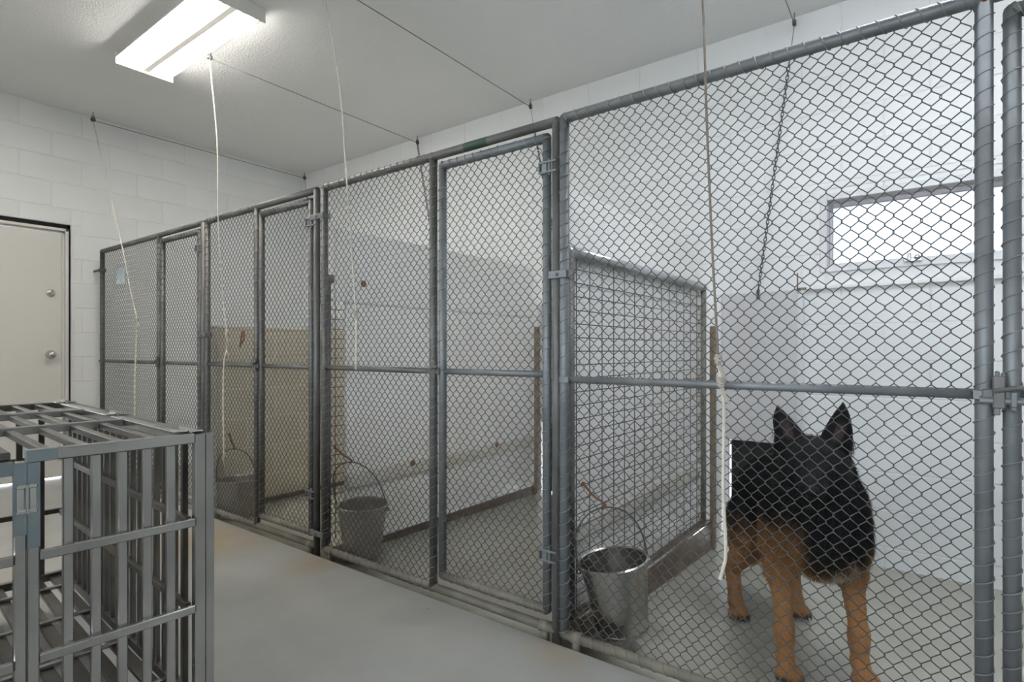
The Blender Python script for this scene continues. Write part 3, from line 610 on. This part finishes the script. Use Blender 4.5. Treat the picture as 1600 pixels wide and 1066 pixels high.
# ------------------------------------------------------------------ DOG
DO = np.array([-.43, 2.33]); hd = np.array([.53, -.848]); hd /= np.linalg.norm(hd); lf = np.array([-hd[1], hd[0]]); DZ = kz(*DO)
FZ, HZ = .014, -.012                              # floor height under front and hind paws, relative to the origin
hdir = np.array([.905, -.40, -.14]); hdir /= np.linalg.norm(hdir); hl = np.array([-hdir[1], hdir[0], 0]); hl /= np.linalg.norm(hl); hup = np.cross(hdir, hl)
HC = np.array([.265, -.048, .735])                # skull centre
def hp(f, l, u): return HC+hdir*f+hl*l+hup*u
prims = []                                        # ('c', a, b, ra, rb, k) round cones, ('e', centre, radii, axes, k) ellipsoids
def cone(a, b, ra, rb, k=.03): prims.append(('c', np.array(a, float), np.array(b, float), ra, rb, k))
def ell(c, r, ax=None, k=.03): prims.append(('e', np.array(c, float), np.array(r, float), np.eye(3) if ax is None else np.array(ax, float), k))
ell((.13, 0, .50), (.205, .138, .165)); cone((.10, 0, .515), (-.16, 0, .535), .140, .112, .05); cone((-.16, 0, .54), (-.28, 0, .52), .118, .105, .05)
cone((.14, 0, .60), (-.26, 0, .585), .085, .07, .05); ell((.245, 0, .49), (.10, .125, .14), None, .05)
cone((.17, -.01, .58), (.235, -.04, .69), .138, .112, .05); ell((.225, -.03, .60), (.12, .145, .13), None, .05)
H = [hdir, hl, hup]
ell(HC, (.095, .083, .078), H, .03); ell(hp(.02, 0, -.02), (.085, .092, .07), H, .03); ell(hp(-.04, 0, -.03), (.09, .105, .09), H, .04)
cone(hp(.06, 0, -.012), hp(.175, 0, -.030), .056, .034, .025); cone(hp(.06, 0, -.04), hp(.155, 0, -.055), .040, .025, .02); ell(hp(.045, 0, .03), (.05, .055, .035), H, .03)
for s_ in (-1, 1):
    for t in np.linspace(0, 1, 9):                # ears: stacked, flattened, tapering
        wd = .050*(1-t)**.7+.008; c_ = hp(-.035+.004*t, s_*((.056+.048*t**1.1) if s_ < 0 else (.062+.024*t)), .045+(.108 if s_ < 0 else .128)*t)
        ell(c_, (.013+.010*(1-t), wd*(.86 if t < .3 else .95), .026), H, .014)
    cone(hp(.075, s_*.040, .022), hp(.10, s_*.034, .012), .014, .010, .015)
    v = s_
    ell((.16, v*.105, .47), (.085, .055, .13), None, .04)
    cone((.17, v*.108, .43), (.165, v*.116, .34), .062, .046, .03)
    px_, py_ = (.253, -.123) if s_ < 0 else (.269, .109)
    cone((.17, v*.116, .35), (px_-.03, py_, .16+FZ), .038, .026, .025); cone((px_-.03, py_, .16+FZ), (px_-.025, py_, .07+FZ), .027, .024, .02); cone((px_-.03, py_, .14+FZ), (px_-.028, py_, .12+FZ), .029, .029, .02)
    cone((px_-.022, py_, .06+FZ), (px_+.004, py_, .032+FZ), .027, .028, .02)
    hx_, hy_ = (-.237, -.135) if s_ < 0 else (-.275, .125)
    ell((-.23, v*.085, .44), (.12, .062, .15), None, .04); cone((-.20, v*.10, .42), (hx_+.09, v*.125, .32), .085, .062, .03)
    cone((hx_+.09, v*.125, .31), (hx_-.075, hy_, .175), .058, .034, .03); cone((hx_-.075, hy_, .175), (hx_-.035, hy_, .06+HZ), .031, .028, .02); cone((hx_-.03, hy_, .05+HZ), (hx_+.004, hy_, .030+HZ), .029, .029, .02)
    for (qx, qy, z0, sc) in ((px_, py_, FZ, 1.), (hx_, hy_, HZ, .92)):
        for i, (dx, dy) in enumerate(((.020, -.030), (.036, -.011), (.036, .011), (.020, .030))):
            cone((qx+dx*.2, qy+dy*.8, z0+.030), (qx+dx, qy+dy, z0+.017), .017*sc, .0165*sc, .007)
cone((-.36, 0, .53), (-.43, .01, .42), .045, .052, .04); cone((-.43, .01, .42), (-.45, .02, .26), .052, .045, .03); cone((-.45, .02, .26), (-.41, .03, .17), .044, .016, .03)
def sdf(P):
    D = np.full(len(P), 1e3, np.float32)
    for pr in prims:
        if pr[0] == 'c': lo = np.minimum(pr[1], pr[2])-max(pr[3], pr[4])-.06; hi = np.maximum(pr[1], pr[2])+max(pr[3], pr[4])+.06
        else: lo = pr[1]-pr[2].max()-.06; hi = pr[1]+pr[2].max()+.06
        ix = np.nonzero(np.all((P > lo) & (P < hi), axis=1))[0]
        if not len(ix): continue
        Q = P[ix]
        if pr[0] == 'c':
            ba = pr[2]-pr[1]; t = np.clip(((Q-pr[1])@ba)/(ba@ba), 0, 1); d = np.linalg.norm(Q-pr[1]-t[:, None]*ba, axis=1)-(pr[3]+(pr[4]-pr[3])*t)
        else:
            q = (Q-pr[1])@pr[3].T; k0 = np.linalg.norm(q/pr[2], axis=1); k1 = np.linalg.norm(q/pr[2]**2, axis=1)+1e-9; d = k0*(k0-1)/k1
        k = pr[-1]; a = D[ix]; h = np.maximum(k-np.abs(a-d), 0)/k; D[ix] = np.minimum(a, d)-h*h*k*.25
    return D
def surface_nets(lo, hi, st):
    n = [int(math.ceil((h-l)/st)) for l, h in zip(lo, hi)]
    ax = [lo[i]+np.arange(n[i])*st for i in range(3)]
    G = np.stack(np.meshgrid(*ax, indexing='ij'), -1).reshape(-1, 3).astype(np.float32)
    D = sdf(G).reshape(n)
    ins = D < 0
    cnt = np.zeros((n[0]-1, n[1]-1, n[2]-1)); acc = np.zeros(cnt.shape+(3,))
    sl = lambda o, i: slice(o, n[i]-1+o)
    for axis in range(3):
        oth = [a for a in range(3) if a != axis]
        for b in (0, 1):
            for c in (0, 1):
                o0 = [0, 0, 0]; o0[oth[0]] = b; o0[oth[1]] = c; o1 = list(o0); o1[axis] = 1
                A = D[sl(o0[0], 0), sl(o0[1], 1), sl(o0[2], 2)]; B = D[sl(o1[0], 0), sl(o1[1], 1), sl(o1[2], 2)]
                cr = (A < 0) != (B < 0); t = np.where(cr, A/np.where(cr, A-B, 1), 0)
                cnt += cr
                for a in range(3): acc[..., a] += cr*(t if a == axis else o0[a])
    act = cnt > 0; idx = -np.ones(cnt.shape, int); idx[act] = np.arange(act.sum())
    cell = np.argwhere(act); V = (cell+acc[act]/cnt[act][:, None])*st+np.array(lo)
    Q = []
    for axis in range(3):
        b, c = [(1, 2), (2, 0), (0, 1)][axis]
        i0 = [slice(1, n[a]-1) for a in range(3)]; i0[axis] = slice(0, n[axis]-1); i1 = list(i0); i1[axis] = slice(1, n[axis])
        A = ins[tuple(i0)]; B = ins[tuple(i1)]
        for flip, M in ((False, A & ~B), (True, ~A & B)):
            e = np.argwhere(M); 
            if not len(e): continue
            off = np.array([1, 1, 1]); off[axis] = 0; e = e+off
            def at(db, dc): q = e.copy(); q[:, b] -= db; q[:, c] -= dc; return idx[q[:, 0], q[:, 1], q[:, 2]]
            q = np.stack([at(1, 1), at(0, 1), at(0, 0), at(1, 0)], 1); Q.append(q[:, ::-1] if flip else q)
    return V, np.concatenate(Q)
DV, DQ = surface_nets((-.52, -.24, -.03), (.47, .24, .98), .0058)
def sdn(P, e=.004):
    g = np.stack([sdf((P+np.eye(3)[i]*e).astype(np.float32))-sdf((P-np.eye(3)[i]*e).astype(np.float32)) for i in range(3)], 1)
    return g/(np.linalg.norm(g, axis=1)[:, None]+1e-9)
def sst(a, b, x): t = np.clip((x-a)/(b-a), 0, 1); return t*t*(3-2*t)
def fur_color(P):
    u, v, z = P.T; av = np.abs(v); n1 = .03*np.sin(41*u+17*z)*np.sin(37*v+3)+.02*np.sin(90*z+60*v)
    blk = np.array([.0085, .0085, .0095]); tan = np.array([.31, .150, .060]); brn = np.array([.085, .042, .02]); crm = np.array([.46, .37, .28])
    C = np.tile(blk, (len(P), 1))
    def mixc(c, f):
        nonlocal C; C = C*(1-f[:, None])+np.array(c)*f[:, None]
    front = sst(.02, .10, u)
    chest = sst(.10, .16, u)*sst(.09, .05, av)
    mixc(brn, front*sst(.52, .44, z+n1)*(1-chest)*sst(.05, .10, av)); mixc(tan, front*sst(.46, .38, z+n1)*(1-chest)*sst(.03, .08, av))
    mixc(tan, sst(-.08, -.11, v)*sst(.06, .12, u)*sst(.58, .48, z+n1)*sst(.05, .11, u)*.6)
    mixc(brn, chest*sst(.47, .41, z+n1)); mixc(tan, chest*sst(.42, .37, z+n1)); mixc(crm, chest*sst(.42, .385, z+n1)*sst(.06, .02, np.abs(v-.02))*.85)
    hind = sst(-.05, -.11, u); mixc(brn, hind*sst(.47, .39, z+n1)*sst(-.40, -.36, u)); mixc(tan, hind*sst(.39, .31, z+n1)*sst(-.39, -.35, u))
    mixc(crm, hind*sst(.40, .34, z+n1)*sst(.09, .06, av)*.5*sst(-.38, -.34, u))
    belly = sst(.42, .37, z)*sst(.12, .02, u)*sst(-.12, -.02, u); mixc(brn, belly)
    mixc(brn, sst(.08, .12, v)*sst(.55, .60, z)*sst(.72, .66, z)*sst(.1, .2, u)*.9)
    low = np.minimum(np.abs(z-FZ), np.abs(z-HZ)); toe = sst(.034, .02, z-np.where(u > 0, FZ, HZ)); mixc(blk*1.6, toe*np.where((np.sin(v*330) > -.2), .85, .35))
    q = (P-HC); ef = q@hup; inner = sst(.06, .09, ef)*sst(-.030, -.022, q@hdir)*sst(.018, .010, np.abs(np.abs(q@hl)-.058-.30*np.clip(ef-.045, 0, 1)))
    mixc((.07, .045, .045), inner*sst(.15, .11, ef))
    return C
def dog_world(P):
    P = np.asarray(P, float); W_ = np.empty_like(P); W_[:, :2] = DO+P[:, :1]*hd+P[:, 1:2]*lf; W_[:, 2] = P[:, 2]+DZ; return W_
me = bpy.data.meshes.new('dog'); W3 = dog_world(DV)-np.array([DO[0], DO[1], DZ])
me.from_pydata(W3.tolist(), [], DQ.tolist()); me.shade_smooth()
ca = me.color_attributes.new('fur_color', 'FLOAT_COLOR', 'POINT'); cc_ = np.ones((len(DV), 4), np.float32); cc_[:, :3] = fur_color(DV); ca.data.foreach_set('color', cc_.ravel())
def attr_mat(name, rough, dark=1.):
    m = bpy.data.materials.new(name); m.use_nodes = True; nt = m.node_tree; b = nt.nodes['Principled BSDF']; a = nt.nodes.new('ShaderNodeAttribute'); a.attribute_name = 'fur_color'
    n = nt.nodes.new('ShaderNodeTexNoise'); n.inputs['Scale'].default_value = 90; mr = nt.nodes.new('ShaderNodeMapRange'); mr.inputs[3].default_value = .75*dark; mr.inputs[4].default_value = 1.25*dark
    vm = nt.nodes.new('ShaderNodeVectorMath'); vm.operation = 'SCALE'; nt.links.new(n.outputs[0], mr.inputs[0]); nt.links.new(a.outputs['Color'], vm.inputs[0]); nt.links.new(mr.outputs[0], vm.inputs['Scale'])
    nt.links.new(vm.outputs[0], b.inputs['Base Color']); b.inputs['Roughness'].default_value = rough; b.inputs['Specular IOR Level'].default_value = .25
    MATS[name] = m; return m
me.materials.append(attr_mat('dog_skin', .8)); attr_mat('dog_fur', .55)
dog = bpy.data.objects.new('dog', me); COL.objects.link(dog); dog.location = (DO[0], DO[1], DZ); ORG[dog.name] = (DO[0], DO[1], DZ)
tag(dog, 'large black and tan dog with pricked ears standing behind the mesh', 'dog')
# fur strands
tri = np.concatenate([DQ[:, [0, 1, 2]], DQ[:, [0, 2, 3]]]); A, B, C3 = DV[tri[:, 0]], DV[tri[:, 1]], DV[tri[:, 2]]
ar = np.linalg.norm(np.cross(B-A, C3-A), axis=1); N = 60000; pick = RNG.choice(len(tri), N, p=ar/ar.sum()); r1 = np.sqrt(RNG.random(N)); r2 = RNG.random(N)
R = A[pick]*(1-r1)[:, None]+B[pick]*(r1*(1-r2))[:, None]+C3[pick]*(r1*r2)[:, None]; NN = sdn(R)
u, v, z = R.T; qh = R-HC; ishead = (np.linalg.norm(qh-hdir*.06, axis=1) < .135) & (z > .66)
isear = (qh@hup > .065) & ishead | (qh@hup > .09); leg = sst(.36, .28, z)
ln = np.where(isear, .007, np.where(ishead, .012, .030*(1-leg)+.011*leg)); ln = np.where((u > .12) & (z > .42) & (z < .68) & ~ishead, .038, ln); ln = np.where(z < .24, .007, ln); ln = np.where(z < .09, .005, ln)
ln *= .7+.6*RNG.random(N); comb = np.tile(np.array([-.55, 0, -.75]), (N, 1)); comb[leg > .5] = (-.15, 0, -1); comb[ishead] = -hdir*.9+np.array([0, 0, -.15]); comb[isear] = hup
comb -= NN*np.sum(comb*NN, 1)[:, None]; comb /= np.linalg.norm(comb, axis=1)[:, None]+1e-6
lift = np.where(isear | (leg > .5), .22, .42)[:, None]; d0 = NN*lift+comb+RNG.normal(0, .16, (N, 3)); d0 /= np.linalg.norm(d0, axis=1)[:, None]
d1 = comb+NN*.05+RNG.normal(0, .12, (N, 3)); d1 /= np.linalg.norm(d1, axis=1)[:, None]
P0 = R-NN*.001; P1 = P0+d0*(ln*.4)[:, None]; P2 = P1+(d0*.4+d1*.6)*(ln*.35)[:, None]; P3 = P2+d1*(ln*.35)[:, None]
HP_ = np.stack([P0, P1, P2, P3], 1).reshape(-1, 3); HP_[:, 2] = np.maximum(HP_[:, 2], np.where(HP_[:, 0] > 0, FZ, HZ)+.002); HP_ = dog_world(HP_)-np.array([DO[0], DO[1], DZ])
hc = bpy.data.hair_curves.new('fur'); hc.add_curves([4]*N); hc.attributes['position'].data.foreach_set('vector', HP_.astype(np.float32).ravel())
ra = hc.attributes.get('radius') or hc.attributes.new('radius', 'FLOAT', 'POINT'); ra.data.foreach_set('value', np.tile(np.array([.0007, .0006, .0004, .00012], np.float32), N))
fa = hc.attributes.new('fur_color', 'FLOAT_COLOR', 'CURVE'); fc = np.ones((N, 4), np.float32); fc[:, :3] = fur_color(R)*(.8+.45*RNG.random((N, 1))); fa.data.foreach_set('color', fc.ravel())
hc.materials.append(MATS['dog_fur']); fo = bpy.data.objects.new('fur', hc); COL.objects.link(fo); fo.parent = dog; fo['kind'] = 'stuff'
def dpt(p): return dog_world(np.array([p]))[0]
m = MB(); m.lathe([(.0005, -.012), (.013, -.010), (.019, -.002), (.019, .006), (.012, .014), (.0005, .016)], dpt(hp(.205, 0, -.022)), 16, [np.append(lf*hl[1]+hd*hl[0], 0), (0, 0, 1), np.append(hd*hdir[0]+lf*hdir[1], hdir[2])]); m.build('nose', 'dog_nose', dog, True)
for s_ in (-1, 1):
    m = MB(); m.ball(dpt(hp(.082, s_*.040, .020)), .0135, 14); m.build('eye', 'dog_eye', dog, True)
for (qx, qy, z0) in ((.253, -.123, FZ), (.269, .109, FZ), (-.237, -.135, HZ), (-.275, .125, HZ)):
    for dx, dy in ((.020, -.030), (.036, -.011), (.036, .011), (.020, .030)):
        a = dpt((qx+dx+.012, qy+dy, z0+.020)); b = dpt((qx+dx+.024, qy+dy*1.05, z0+.012)); e_ = dpt((qx+dx+.029, qy+dy*1.05, z0+.004)); m = MB(); m.tube([a, b, e_], [.0045, .0035, .001], 6); m.build('claw', 'claw', dog, True)
